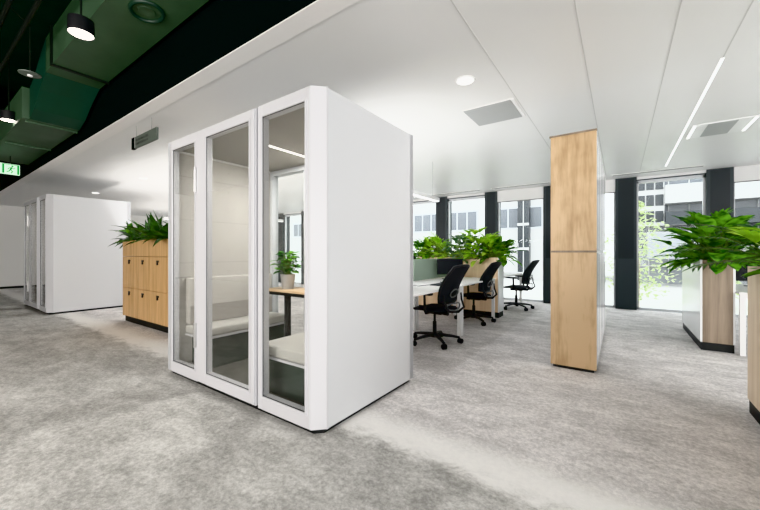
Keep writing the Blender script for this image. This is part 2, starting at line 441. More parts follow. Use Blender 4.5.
MB().lathe([(0, 0), (.04, -.002), (.085, .006), (.088, .014), (.03, .03), (.0, .03)], n=28).build('disc', M['signgrey'], o, True)
MB().lathe([(0, -.015), (.018, -.012), (.022, .0)], n=16).build('sensor', M['steelw'], o, True)
MB().tube([(0, 0, .03), (0, 0, .5), (.0, -.15, .62)], .007, 6).build('rod', M['pipe'], o)
tag(o, 'small flat grey detector disc on a rod in the dark void', 'detector')
# exit sign, its face looks along +X
o = empty('exit_sign', (-9.0, 1.07, 2.715))
B(-.02, 0, -.22, .22, -.095, .095, bev=.004).build('panel', M['exitw'], o)
B(.0, .003, -.215, -.03, -.085, .085).build('arrow_field', M['exitg'], o)
aw = MB(); aw.extr([(-.19, 0), (-.11, .055), (-.11, .02), (-.05, .02), (-.05, -.02), (-.11, -.02), (-.11, -.055)], .003, .005, 'X').build('arrow', M['exitw'], o)
dm = MB(); dm.box(0, .003, .0, .025, -.08, .08); dm.box(0, .003, .185, .21, -.085, .085); dm.box(0, .003, .0, .21, .078, .088); dm.build('door_pictogram', M['exitg'], o)
mn = MB()
mn.lathe([(0, 0), (.014, 0), (.014, .003), (0, .003)], (.001, .125, .055), 12, 'X')
mn.tube([(.002, .118, .035), (.002, .100, -.01)], .013, 6); mn.tube([(.002, .100, -.01), (.002, .125, -.035), (.002, .115, -.07)], .008, 6)
mn.tube([(.002, .100, -.01), (.002, .080, -.04), (.002, .055, -.05)], .008, 6); mn.tube([(.002, .117, .033), (.002, .085, .02), (.002, .07, -.005)], .006, 6)
mn.tube([(.002, .117, .033), (.002, .145, .012), (.002, .16, .03)], .006, 6)
mn.build('running_figure', M['exitg'], o)
MB().tube([(-.01, -.1, .095), (-.01, -.1, 1.2)], .006, 6).build('hanger', M['pipe'], o)
MB().tube([(-.01, .1, .095), (-.01, .1, 1.2)], .006, 6).build('hanger', M['pipe'], o)
tag(o, 'lit green and white emergency exit sign hanging in the dark void', 'exit sign')
# hanging direction sign
o = empty('hanging_sign', (-4.70, 1.72, 2.58))
B(-.355, .355, -.012, .012, -.07, .07, bev=.003).build('panel', M['signgrey'], o)
B(-.357, -.27, -.0145, .0145, -.071, .071).build('end_block', M['black'], o)
rr = random.Random(3)
for z in (.022, -.025):
    m = MB(); x = -.235
    while x < (.14 if z > 0 else .10):
        w = rr.choice((.012, .016, .02)); m.box(x, x+w, -.0135, -.0115, z-.012, z+rr.choice((.008, .016))); x += w+rr.choice((.005, .005, .014))
    m.build('lettering', M['signdark'], o)
B(-.262, -.258, -.0135, -.0115, -.07, .07).build('divider_line', M['steelw'], o)
for x in (-.24, .20): MB().tube([(x, 0, .07), (x, 0, .212)], .0022, 5).build('wire', M['slot'], o)
tag(o, 'dark grey hanging sign with two faint lines of text and black end block', 'hanging sign')

# ------------------------------------------------------------------ booth
def make_booth():
    # local origin: front left corner on the floor; front faces -Y; x 0..2.12, y 0..1.22
    W, D, H = 2.12, 1.22, 2.30; c = .078; t = .06
    b = empty('meeting_booth')
    MB().prism([(.03, .03), (W-c, .03), (W-.03, c), (W-.03, D-.03), (.03, D-.03)], 0, .035).build('plinth', M['plinth'], b)
    MB().prism([(.004, .062), (W-.065, .062), (W-.065, .1), (W-.065, D-.062), (.004, D-.062)], H-.06, H-.006).build('roof', M['booth'], b)
    B(.05, W-.05, .05, D-.05, H-.075, H-.06).build('inner_ceiling', M['bceil'], b)
    B(.05, W-.05, .05, D-.05, .035, .06).build('inner_floor', M['boothcarpet'], b)
    B(W-t, W, c, D, .035, H-.004, bev=.004).build('side_panel', M['booth'], b)
    # chamfered corner post
    MB().prism([(W-c, 0), (W, c), (W-t, c), (W-t, .06), (W-c, .06)], .035, H).build('corner_post', M['boothf'], b)
    MB().prism([(W-.003, c-.006), (W+.001, c-.006), (W+.001, c+.008), (W-.003, c+.008)], .035, H).build('corner_bead', M['boothf'], b)
    B(0, t, .0, D, .035, H-.004, bev=.004).build('side_panel', M['booth'], b)
    # front frame
    def frame(name, x0, x1, px0, px1, y0, y1, z0, z1, pz0, pz1, mat=M['boothf']):
        m = MB(); m.box(x0, px0, y0, y1, z0, z1, bev=.003); m.box(px1, x1, y0, y1, z0, z1, bev=.003)
        m.box(px0, px1, y0+.001, y1, pz1, z1); m.box(px0, px1, y0+.001, y1, z0, pz0)
        f = m.build(name, mat, b)
        bd = MB(); q = .016
        bd.box(px0-q, px0, y0-.006, y0+.004, pz0-q, pz1+q, bev=.002).box(px1, px1+q, y0-.006, y0+.004, pz0-q, pz1+q, bev=.002).box(px0, px1, y0-.006, y0+.004, pz1, pz1+q, bev=.002).box(px0, px1, y0-.006, y0+.004, pz0-q, pz0, bev=.002)
        bd.build('glazing_bead', M['boothf'], f)
        g = MB(); e = .003
        ym = y0+.004
        g.box(px0, px0+e, ym-.001, ym+.003, pz0, pz1).box(px1-e, px1, ym-.001, ym+.003, pz0, pz1).box(px0, px1, ym-.001, ym+.003, pz1-e, pz1).box(px0, px1, ym-.001, ym+.003, pz0, pz0+e)
        g.build('gasket', M['gasket'], f)
        B(px0, px1, ym+.003, ym+.008, pz0, pz1).build('glass_pane', M['glass'], f)
        return f
    Z0, Z1, P0, P1 = .035, H, .138, 2.21
    frame('fixed_window', 0, .575, .106, .535, 0, .06, Z0, Z1, P0, P1)
    frame('fixed_window', 1.475, W-c, 1.53, 1.99, 0, .06, Z0, Z1, P0, P1)
    d = frame('door', .585, 1.465, .752, 1.383, -.012, .045, .05, H-.01, P0+.01, P1)
    for z in (.46, 1.86):
        MB().lathe([(.014, -.11), (.014, .11)], (.578, -.020, z), 12).build('hinge', M['chrome'], d, True)
    B(.572, .588, .02, .05, .04, H-.01).build('door_seal', M['gasket'], b); B(1.462, 1.478, .02, .05, .04, H-.01).build('door_seal', M['gasket'], b)
    B(1.435, 1.462, -.028, -.012, .06, H-.02, bev=.004).build('door_pull_profile', M['boothf'], b)
    B(.015, .03, -.002, 0, .04, H-.01).build('edge_profile', M['frame'], b); B(W-c-.012, W-c-.006, -.001, 0, .04, H-.01).build('edge_profile', M['frame'], b)
    B(W+.0, W+.001, c+.012, c+.016, .04, H-.01).build('edge_profile', M['frame'], b)
    # back wall with a glazed left part
    g0, g1, t0, t1 = .12, .76, .10, 2.19
    m = MB(); m.box(0, g0, D-.06, D, .035, H).box(g1, W, D-.06, D, .035, H).box(g0, g1, D-.06, D, t1, H).box(g0, g1, D-.06, D, .035, t0)
    m.build('back_panel', M['booth'], b)
    m = MB(); m.box(g1+.001, W-.055, D-.07, D-.06, .06, H-.075); m.build('back_lining', M['felt'], b)
    m = MB()
    for x in (g0, g1-.035): m.box(x, x+.035, D-.085, D+.004, t0, t1)
    m.box(g0, g1, D-.085, D+.004, t1-.03, t1); m.box(g0, g1, D-.085, D+.004, t0, t0+.03)
    f = m.build('back_window_frame', M['frame'], b)
    B(g0+.035, g1-.035, D-.035, D-.03, t0+.03, t1-.03).build('glass_pane', M['glass'], f)
    # felt lining of the left wall with a grid of buttons
    ln = B(t, t+.012, .06, D-.06, .06, H-.075).build('wall_lining', M['felt'], b)
    for i in range(3):
        for k in range(6): MB().lathe([(.006, 0), (.008, .004), (.0, .006)], (t+.012, .24+i*.36, 1.0+k*.22), 8, 'X').build('felt_button', M['felt2'], ln)
    m = MB()
    for k in (1.10, 1.54, 1.98): m.box(t+.012, t+.0135, .06, D-.06, k-.002, k+.002)
    m.build('felt_seams', M['felt2'], ln)
    B(W-t-.012, W-t, .06, D-.06, .06, H-.075).build('wall_lining', M['felt'], b)
    B(t+.012, t+.03, .06, D-.06, H-.092, H-.075).build('cove_strip', M['steelw'], b)
    # led strip
    B(.955, .98, .42, D-.12, H-.083, H-.075).build('led_strip', M['led'], b)
    l = bpy.data.lights.new('booth_lamp', 'AREA'); l.shape = 'RECTANGLE'; l.size = .03; l.size_y = .66; l.energy = 26; l.color = (1, .975, .94)
    lo = bpy.data.objects.new('booth_lamp', l); lo.location = (.967, .76, H-.086); lo.parent = b; col.objects.link(lo)
    # benches
    for x0, x1, s in ((t+.012, .46, 1), (1.30, W-t-.012, -1)):
        se = B(x0, x1, .13, D-.09, .385, .47, bev=.018, seg=3).build('bench_seat', M['seat'], b, True)
        B(x0, x1, .128, D-.09, .365, .384).build('seat_edge', M['boothf'], se)
        q = .05
        bb = B(x0+(0 if s > 0 else q), x1-(q if s > 0 else 0), .2, D-.11, .06, .365).build('under_bench_shade', M['greenp'], b)  # dark block standing for the shaded open space under the bench
        xa = x0 if s > 0 else x1-.09
        B(xa, xa+.09, .13, D-.09, .475, .95, bev=.02, seg=3).build('bench_backrest', M['felt'], b, True)
        B(xa+(.09 if s > 0 else -.004), xa+(.094 if s > 0 else 0), .14, D-.1, .475, .66).build('lumbar_band', M['felt2'], b)
    # table
    B(.42, 1.55, D-.40, D-.075, .775, .80, bev=.003).build('table_top', M['tabletop'], b)
    m = MB(); m.box(.46, 1.5, D-.36, D-.32, .735, .775).box(.46, 1.5, D-.14, D-.10, .735, .775); m.build('table_rail', M['plinth'], b)
    for x in (.72, 1.35):
        B(x, x+.05, D-.36, D-.31, .06, .775).build('table_leg', M['plinth'], b)
    return b
booth = make_booth(); booth.location = (-3.70, 1.56, 0)
tag(booth, 'large white glazed meeting booth in the foreground with table and benches inside', 'meeting booth', 'white office booths')
b2 = copy_tree(booth); b2.location = (-11.15, 1.66, 0); b2.scale = (1, 1.12, 1.022)
b2['label'] = 'smaller-looking white meeting booth far back at the left, beyond the lockers'

# ------------------------------------------------------------------ lockers with planter
LX, LY = -7.21, 2.30
o = empty('storage_lockers', (LX, LY, 0))
B(.03, 2.22, .03, .47, 0, .10).build('plinth', M['plinth'], o)
B(0, 2.25, .018, .5, .10, 1.14).build('carcass', M['oakd'], o)
B(0, .018, 0, .018, .10, 1.14).build('edge_strip', M['oakd'], o)
m = MB(); m.box(0, 2.25, 0, .02, 1.145, 1.41).box(0, 2.25, .48, .5, 1.145, 1.41).box(0, .02, .02, .48, 1.145, 1.41).box(2.23, 2.25, .02, .48, 1.145, 1.41)
pb = m.build('planter_box', M['oakd'], o)
B(.02, 2.23, .02, .48, 1.30, 1.36).build('soil', M['soil'], pb)
for r_, (z0, z1) in enumerate(((.105, .597), (.603, 1.138))):
    for k in range(4):
        x0 = .02+k*.555
        dr = B(x0+.003, x0+.552, 0, .018, z0, z1, bev=.002).build('locker_door', M['oakd'], o)
        lk = MB(); lk.box(x0+.275-.045, x0+.275+.045, -.004, 0, z1-.085, z1-.055, bev=.001); lk.lathe([(.022, 0), (.022, .012), (.0, .012)], (x0+.275, -.012, z1-.105), 16, 'Y')
        lk.build('lock', M['lock'], dr)
tag(o, 'golden oak locker block with six visible doors and planter on top', 'lockers')

# ------------------------------------------------------------------ tall cabinets
labs = ['tall cabinet with oak end panel facing the camera', 'tall white cabinet directly behind the oak-ended one', 'tall white cabinet last in the row towards the windows']
for i in range(3):
    y0 = 3.99+i*.85
    o = empty('tall_cabinet', (-.60, y0, 0)); h = 2.43; y1 = .845
    B(.02, .39, .02, y1-.02, 0, .03).build('plinth', M['plinth'], o)
    B(0, .39, .021 if i == 0 else 0, y1, .03, h).build('carcass', M['booth'], o)
    if i == 0:
        B(.0, .412, 0, .02, .03, 1.205, bev=.002).build('lower_end_panel', M['oak'], o)
        B(.0, .412, 0, .02, 1.225, h-.012, bev=.002).build('upper_end_panel', M['oak'], o)
        B(-.003, .414, -.004, .022, 1.205, 1.225).build('end_rail', M['greyoak'], o)
        B(-.012, .416, -.008, .03, h-.012, h+.004).build('top_edge', M['greyoak'], o)
    for a, bq in ((.02, y1/2-.0015), (y1/2+.0015, y1)):
        for z0, z1 in ((.035, 1.20), (1.23, h-.014)):
            B(.391, .411, a+.003, bq-.003, z0, z1, bev=.002).build('door', M['whitegloss'], o)
    tag(o, labs[i], 'cabinet', 'tall cabinets in the central row')

# ------------------------------------------------------------------ planters
def planter(x0, x1, y0, y1, h, label, faces, plinth_in=.0, rot=0):
    o = empty('planter_cabinet', (x0, y0, 0)); w, d = x1-x0, y1-y0; t = .02
    B(.008, w-.008, .008, d-.008, 0, .10).build('plinth', M['plinth'], o)
    B(t, w-t, 0, t, .10, h, bev=.002).build('end_panel', M[faces[0]], o)
    B(t, w-t, d-t, d, .10, h, bev=.002).build('end_panel', M[faces[0]], o)
    B(0, t, 0, d, .10, h, bev=.002).build('long_panel', M[faces[1]], o)
    B(w-t, w, 0, d, .10, h, bev=.002).build('long_panel', M[faces[2]], o)
    B(t, w-t, t, d-t, .10, h-.08).build('soil', M['soil'], o)
    tag(o, label, 'planter', None)
    return o
planter(.815, 1.125, 5.74, 7.24, 1.115, 'planter cabinet with grey oak end and white side, beyond the right desk', ('greyoak', 'whitegloss', 'whitegloss'))
planter(.79, 1.13, 1.9, 3.71, 1.10, 'light oak planter cabinet cut by the right edge of the photo', ('lightoak', 'lightoak', 'whitegloss'))
planter(-3.55, -1.82, 6.38, 6.70, 1.115, 'pale wood planter cabinet closing the desk row, full of plants', ('ash', 'whitegloss', 'whitegloss'))

# ------------------------------------------------------------------ plants
def leaf(m, base, dirv, L, w, arch, kind='strap', fold=.15, rr=rnd):
    # a bent blade: starts at base heading along dirv (unit), droops by arch
    d = Vector(dirv).normalized(); side = d.cross(Vector((0, 0, 1)))
    if side.length < 1e-3: side = Vector((1, 0, 0))
    side.normalize()
    side = (side + Vector((0, 0, rr.uniform(-.35, .35)))).normalized()
    n = 7; p = Vector(base); P = []
    for i in range(n+1):
        u = i/n
        if kind == 'strap': ww = w*max(.02, (math.sin(PI*min(1, u*.92+.08))**.6))*(1 if u < .6 else (1-(u-.6)/.4)**.7+.02)
        else: ww = w*max(.02, math.sin(PI*(u**.8))**.6)
        upn = side.cross(d).normalized()
        P.append([p-side*ww/2+upn*ww*fold, p-side*ww/4+upn*ww*fold*.3, Vector(p), p+side*ww/4+upn*ww*fold*.3, p+side*ww/2+upn*ww*fold])
        p = p + d*(L/n)
        d = (d + Vector((0, 0, -arch/n))).normalized()
    m.grid(P)
def in_box(v, lim):
    return v
def plant_strap(name, mat, loc, n, L, w, label, spread=1.0, group=None, sx=.1, sy=.1, lean=(0, 0)):
    o = empty(name, loc); m = MB()
    for i in range(n):
        a = rnd.uniform(0, 2*PI); el = rnd.uniform(.25, 1.35) if spread < 1.5 else rnd.uniform(.1, 1.0)
        b = (rnd.uniform(-sx, sx), rnd.uniform(-sy, sy), 0)
        l = L*rnd.uniform(.6, 1.1)
        d = Vector((math.cos(a)*math.cos(el)+lean[0], math.sin(a)*math.cos(el)+lean[1], math.sin(el)+.15))
        leaf(m, b, d, l, w*rnd.uniform(.7, 1.2), rnd.uniform(.5, 1.5), 'strap')
    m.build('foliage', mat, o, True, recalc=False)
    B(-.03, .03, -.03, .03, -.06, .02, bev=.01).build('crown', M['stem'], o)
    tag(o, label, 'plant', group); return o
def plant_broad(name, mat, loc, n, H, lw, label, group=None, lean=(0, 0), sx=.1, sy=.1, lobes=False):
    o = empty(name, loc); m = MB(); s = MB()
    for i in range(n):
        a = rnd.uniform(0, 2*PI); b = Vector((rnd.uniform(-sx, sx), rnd.uniform(-sy, sy), -.02))
        q = rnd.uniform(0.02, 1.0); hh = H*q*.95; rad = (.12+.55*math.sqrt(max(0, 1-q*q)))*H*rnd.uniform(.3, 1.0)
        tip = b+Vector((math.cos(a)*rad+lean[0]*hh, math.sin(a)*rad+lean[1]*hh, hh))
        mid = (b+tip)/2+Vector((0, 0, .06))
        s.tube([b, mid, tip], .004, 5)
        d = Vector((math.cos(a)+lean[0], math.sin(a)+lean[1], rnd.uniform(-.2, .4)+1.3*q))
        if lobes:
            # split leaf: several fingers from the petiole end
            for k in range(-3, 4):
                d2 = Matrix.Rotation(k*.38, 3, 'Z') @ d
                leaf(m, tip, d2, lw*2.0*(1-.10*abs(k)), lw*.42, .8, 'broad', .1)
        else:
            leaf(m, tip, d, lw*rnd.uniform(1.6, 2.4), lw*rnd.uniform(.8, 1.15), rnd.uniform(.7, 1.5), 'broad', .12)
    m.build('foliage', mat, o, True, recalc=False); s.build('stems', M['stem'], o)
    tag(o, label, 'plant', group); return o
def plant_palm(name, mat, loc, n, L, label, group=None, lean=(0, 0)):
    o = empty(name, loc); m = MB(); s = MB()
    for i in range(n):
        a = rnd.uniform(0, 2*PI); el = rnd.uniform(.5, 1.3)
        d = Vector((math.cos(a)*math.cos(el)+lean[0], math.sin(a)*math.cos(el)+lean[1], math.sin(el))).normalized()
        p = Vector((rnd.uniform(-.04, .04), rnd.uniform(-.04, .04), -.02)); pts = [p.copy()]; l = L*rnd.uniform(.7, 1.1)
        for k in range(14):
            p = p+d*(l/14); d = (d+Vector((0, 0, -.075))).normalized(); pts.append(p.copy())
            if k > 3:
                sd = d.cross(Vector((0, 0, 1)))
                if sd.length < .01: sd = Vector((1, 0, 0))
                sd.normalize()
                ll = l*.30*math.sin(PI*(k-2)/13)+.03
                for q in (-1, 1): leaf(m, p, sd*q+d*.7+Vector((0, 0, .15)), ll, .018, .7, 'strap', .1)
        s.tube(pts, .004, 5)
    m.build('foliage', mat, o, True, recalc=False); s.build('stems', M['stem'], o)
    tag(o, label, 'plant', group); return o
# lockers: dark strap leaves
for i, (x, lean, lb) in enumerate(((-6.98, (-.9, -.25), 'dark green strap-leaved plant at the left end of the locker planter'), (-6.68, (-.25, -.35), 'dark green strap-leaved plant second from the left on the lockers'),
                        (-6.36, (0, -.3), 'dark green strap-leaved plant in the middle of the locker planter'), (-6.02, (.1, -.2), 'dark green strap-leaved plant over the third lock on the lockers'),
                        (-5.6, (0, -.2), 'dark green strap-leaved plant on the lockers beside the booth edge'))):
    plant_strap('strap_leaf_plant', M['L_dark'], (x, LY+.22, 1.36), 34, .56, .10, lb, .9, 'strap-leaved plants on the lockers', .14, .14, lean)
plant_broad('leafy_plant', M['L_mid'], (-7.05, LY+.15, 1.36), 6, .20, .15, 'lighter green broad-leaved plant reaching out left of the lockers', None, (-.9, -.2), .04, .1)
# desk-end planter
z = 1.06
ps = [(-3.42, 'b', 'L_mid', .38, 'low mid green broad-leaved plant at the left end of the desk-end planter'),
      (-3.12, 'b', 'L_bright', .42, 'bright lime broad-leaved plant second from left in the desk-end planter'),
      (-2.85, 'p', 'L_bright', .72, 'feathery green palm left of centre in the desk-end planter'),
      (-2.58, 'g', 'L_grey', .46, 'grey-green striped broad-leaved plant in the middle of the desk-end planter'),
      (-2.36, 'l', 'L_bright', .60, 'tall lime split-leaved plant above the monitor, tallest of the desk-end planter'),
      (-2.12, 'b', 'L_bright', .48, 'mid green broad-leaved plant right of centre in the desk-end planter'),
      (-1.92, 's', 'L_mid', .46, 'green plant with large leaves drooping over the right end of the desk-end planter')]
for x, k, mt, H, lb in ps:
    loc = (x, 6.54, z)
    if k == 'p': plant_palm('parlour_palm', M[mt], loc, 14, H, lb)
    elif k == 'l': plant_broad('split_leaf_plant', M[mt], loc, 20, H, .10, lb, None, (0, 0), .07, .06, True)
    elif k == 's':
        plant_broad('leafy_plant', M[mt], loc, 80, H*.72, .12, lb, None, (.2, -.05), .08, .07)
    else: plant_broad('leafy_plant', M[mt], loc, 110, H, .10, lb, None, (0, -.1), .1, .08)
# far end of the row: a second desk bench, see below
# white planter on the right
z = 1.06
plant_strap('strap_leaf_plant', M['L_mid'], (.97, 6.1, z), 50, .44, .12, 'plant with long drooping leaves at the near end of the white planter', 2, None, .08, .2, (-.2, -.1))
plant_palm('parlour_palm', M['L_mid'], (.97, 6.85, z), 20, .50, 'fine feathery palm at the window end of the white planter', None, (.1, 0))
plant_broad('leafy_plant', M['L_mid'], (.98, 5.98, z), 80, .50, .17, 'large-leaved green plant over the grey oak end of the white planter', None, (.05, 0), .08, .08)
plant_broad('split_leaf_plant', M['L_mid'], (.97, 6.4, z), 22, .60, .14, 'split-leaved plant in the middle of the white planter', None, (0, 0), .08, .1, True)
# near right planter
plant_broad('leafy_plant', M['L_mid'], (.99, 3.46, z), 44, .34, .10, 'broad-leaved plant at the far end of the light oak planter, nearest the desk', None, (-.05, .05), .08, .1)
plant_broad('split_leaf_plant', M['L_bright'], (.97, 3.20, z), 18, .42, .10, 'split-leaved bright green plant at the right edge of the photo', None, (0, 0), .08, .1, True)
plant_palm('parlour_palm', M['L_dark'], (.96, 3.36, z), 14, .60, 'dark feathery palm rising above the light oak planter', None, (-.1, .1))
plant_strap('strap_leaf_plant', M['L_mid'], (.96, 3.42, z), 16, .30, .08, 'low strap-leaved plant hanging over the light oak planter side', 1, None, .08, .12, (-.1, .1))

# ------------------------------------------------------------------ desks
def desk(x0, x1, y0, y1, label, side):
    o = empty('office_desk', (x0, y0, 0)); w, d = x1-x0, y1-y0
    B(.003, w-.003, .004, d-.004, .715, .74, bev=.003).build('desk_top', M['deskw'], o)
    e = .05
    for xx in (.0, w-e):
        for yy in (.006, d-e-.006): B(xx+(.01 if xx == 0 else -.01), xx+e+(.01 if xx == 0 else -.01), yy, yy+e, 0, .715, bev=.003).build('leg', M['steelw'], o)
    m = MB(); m.box(.06, w-.06, .01, .05, .67, .715).box(.06, w-.06, d-.05, d-.01, .67, .715).box(w/2-.02, w/2+.02, .05, d-.05, .675, .715)
    m.build('under_frame', M['steelw'], o)
    tag(o, label, 'desk', 'white bench desks'); return o
desk(-2.66, -1.85, 3.08, 4.68, 'white desk beside the booth, in front of the nearest chair', 1)
desk(-2.66, -1.85, 4.69, 6.28, 'white desk next to the pale wood planter, with the dark monitor', 1)
desk(-3.50, -2.70, 4.69, 6.28, 'white desk on the far side of the green screen, near the planter', 1)
desk(-2.66, -1.85, 6.78, 8.38, 'white desk beyond the planter, by the windows', 1)
desk(1.135, 2.75, 5.66, 7.24, 'white desk at the right, its leg showing beside the white planter', 1)
for y0, y1, lb in ((3.12, 4.66, 'sage green desk screen nearest the booth'), (4.72, 6.24, 'sage green desk screen next to the planter')):
    o = empty('desk_screen', (-2.68, y0, .74)); B(-.014, .014, 0, y1-y0, .012, .36, bev=.006).build('panel', M['greenfelt'], o)
    for q in (.2, y1-y0-.2): B(-.04, .04, q-.02, q+.02, 0, .014).build('clamp', M['steelw'], o)
    tag(o, lb, 'desk screen', 'sage green desk screens')
def monitor(loc, rz, label, w=.54, h=.31, z=.10):
    o = empty('computer_monitor', loc, rz)   # screen faces +x
    s = B(-.012, .012, -w/2, w/2, z, z+h, bev=.004).build('housing', M['blackpl'], o)
    B(.012, .0135, -w/2+.008, w/2-.008, z+.012, z+h-.008).build('screen', M['screen'], s)
    B(-.03, -.012, -.03, .03, .02, z+.2, bev=.004).build('stand', M['blackpl'], o)
    B(-.10, .09, -.11, .11, 0, .012, bev=.004).build('foot', M['blackpl'], o)
    tag(o, label, 'monitor', None); return o
monitor((-2.42, 5.55, .74), R(-42), 'dark computer monitor on the desk before the planter', .48, .27, .09)
monitor((-3.02, 5.1, .74), R(180), 'monitor on the far desk, its top edge above the green screen')
o = empty('computer_monitor'); bpy.data.objects.remove(o)
m1 = monitor((1.55, 6.75, .74), R(-60), 'dark monitor on the right desk behind the white planter', .62, .30, .08)
o = empty('keyboard', (-2.13, 4.55, .74)); B(-.07, .07, -.21, .21, 0, .014, bev=.004).build('body', M['blackpl'], o)
m = MB()
for i in range(4):
    for k in range(13): m.box(-.058+i*.030, -.034+i*.030, -.20+k*.031, -.174+k*.031, .014, .018)
m.build('keys', M['mullion'], o); tag(o, 'black keyboard on the desk in front of the nearest chair', 'keyboard')
o = empty('notebook', (-2.25, 5.05, .74), R(20)); B(-.10, .10, -.14, .14, 0, .012).build('cover', M['mullion'], o); B(-.095, .097, -.137, .137, .003, .0125).build('pages', M['paper'], o)
tag(o, 'closed dark notebook lying on the desk left of the monitor', 'notebook')
o = empty('notebook', (-2.35, 4.3, .74), R(-10)); B(-.11, .11, -.15, .15, 0, .010).build('cover', M['slot'], o); B(-.105, .107, -.147, .147, .002, .0105).build('pages', M['paper'], o)
tag(o, 'grey notebook lying near the green screen', 'notebook')

# linear pendant above the desks
def linear(x, y0, y1, z, label):
    o = empty('linear_pendant', (x, y0, z)); l = y1-y0
    B(-.04, .04, 0, l, .008, .07, bev=.004).build('housing', M['steelw'], o)
    B(-.034, .034, .01, l-.01, .0, .009).build('diffuser', M['wglow'], o)
    for q in (.2, l-.2): MB().tube([(0, q, .07), (0, q, CZ-z)], .002, 5).build('wire', M['slot'], o)
    tag(o, label, 'pendant light', 'linear pendants'); return o
linear(-2.68, 3.3, 5.6, 2.12, 'white linear pendant lamp above the desk row behind the booth')
linear(-8.2, 4.2, 6.6, 2.12, 'white linear pendant lamp seen through the booth, nearer one')
linear(-10.2, 4.2, 6.6, 2.12, 'white linear pendant lamp seen through the booth, further one')

# ------------------------------------------------------------------ chairs (local: faces +Y)
def make_chair():
    c = empty('office_chair')
    base = MB().lathe([(.0, .075), (.045, .075), (.05, .095), (.042, .125), (.028, .135), (0, .135)], n=20).build('base_hub', M['blackpl'], c, True)
    MB().lathe([(.026, .12), (.026, .28), (.016, .285), (.016, .40)], n=16).build('gas_lift', M['blackpl'], c, True)
    for k in range(5):
        a = 2*PI*k/5+.3
        m = MB(); pts = [(.03, 0, .108), (.12, 0, .104), (.22, 0, .093), (.315, 0, .076)]
        m.tube(pts, [.032, .027, .023, .019], 8, flat=.8)
        m.tube([(.31, 0, .075), (.31, 0, .045)], .008, 6)
        m.xf(Matrix.Rotation(a, 4, 'Z')); leg = m.build('base_leg', M['blackpl'], c, True)
        m = MB(); m.lathe([(.0, -.030), (.024, -.030), (.033, -.024), (.033, -.006), (.02, -.004), (.02, .004), (.033, .006), (.033, .024), (.024, .030), (0, .030)], (0, 0, 0), 16, 'Y')
        m.xf(Matrix.Rotation(a, 4, 'Z') @ Matrix.Translation((.325, 0, .033)) @ Matrix.Rotation(rnd.uniform(0, PI), 4, 'Z'))
        m.build('caster', M['blackpl'], leg, True)
    m = MB(); m.box(-.075, .075, -.14, .10, .385, .43, bev=.012); m.tube([(.07, .02, .40), (.20, .03, .395)], .006, 6); m.build('mechanism', M['blackpl'], c, True)
    # seat: rounded cushion with waterfall front
    m = MB(); NU, NV = 12, 12; top = []; bot = []
    def sp(u, v):  # superellipse-ish square map
        a, b_ = 2*u-1, 2*v-1
        x = a*math.sqrt(max(0, 1-.33*b_*b_)); y = b_*math.sqrt(max(0, 1-.33*a*a)); return x, y
    for i in range(NU+1):
        rt, rb = [], []
        for j in range(NV+1):
            x, y = sp(i/NU, j/NV); e = max(abs(2*i/NU-1), abs(2*j/NV-1))
            zt = .495-.035*(e**5)-.03*max(0, y)**3 - .008*(1-x*x)
            zb = .435+.018*(e**5)-.02*max(0, y)**3
            rt.append((x*.265, y*.262+.0, zt)); rb.append((x*.25, y*.245, zb))
        top.append(rt); bot.append(rb)
    m.grid(top); m.grid([r[::-1] for r in bot])
    # close the rim
    def rim(T):
        n = len(T)-1
        return [T[i][0] for i in range(n)]+[T[n][j] for j in range(n)]+[T[n-i][n] for i in range(n)]+[T[0][n-j] for j in range(n)]
    a_, b_ = rim(top), rim(bot); m.grid([a_+[a_[0]], b_+[b_[0]]])
    m.build('seat', M['blackfab'], c, True)
    # backrest
    def bp(u, v):   # u -1..1, v 0..1
        z = .545+.48*v
        w = .205+.012*math.sin(PI*v)-.028*v**3
        y = -.235-.035*math.sin(PI*min(1, v*1.1))*-1*0 - .13*v - .05*v*v + .03*math.sin(PI*v*1.2) - 0 + .045*u*u
        return Vector((u*w, y, z - .018*u*u*(1 if v > .5 else -1)*abs(v-.5)*2))
    NU, NV = 10, 12
    m = MB(); P = [[bp(2*i/NU-1, j/NV)*1 for i in range(NU+1)] for j in range(NV+1)]
    Q = [[p+Vector((0, -.008, 0)) for p in r] for r in P]
    m.grid(P); m.grid([r[::-1] for r in Q]); m.build('back_mesh', M['blackfab'], c, True)
    N = 44; pts = []
    for k in range(N):
        t = k/N*4
        if t < 1: q = bp(-1+2*t, 0)
        elif t < 2: q = bp(1, t-1)
        elif t < 3: q = bp(1-2*(t-2), 1)
        else: q = bp(-1, 4-t)
        pts.append(q)
    MB().tube(pts, .015, 8, closed=True).build('back_frame', M['blackpl'], c, True)
    # curved spine and lumbar ring
    for s in (-1, 1):
        MB().tube([(s*.05, -.12, .41), (s*.13, -.27, .42), (s*.19, -.315, .48), (s*.212, -.268, .575), (s*.208, -.262, .66)], [.016, .017, .015, .013, .01], 8).build('back_support', M['blackpl'], c, True)
    MB().tube([(.17*math.cos(a), -.315+.05*abs(math.cos(a)), .505+.045*math.sin(a)) for a in [2*PI*i/28 for i in range(28)]], .010, 8, closed=True).build('lower_ring', M['ring'], c, True)
    MB().tube([(.085*math.cos(a), -.285-.02*math.sin(a), .67+.052*math.sin(a)) for a in [2*PI*i/24 for i in range(24)]], .009, 8, closed=True).build('lumbar_ring', M['ring'], c, True)
    for s in (-1, 1):
        m = MB().tube([(s*.10, -.04, .42), (s*.27, -.05, .425), (s*.295, -.05, .47), (s*.295, -.045, .66)], [.018, .02, .02, .016], 8, flat=.7)
        ar = m.build('armrest', M['blackpl'], c, True)
        B(s*.295-.04, s*.295+.04, -.15, .12, .655, .685, bev=.012, seg=3).build('arm_pad', M['blackpl'], ar, True)
    return c
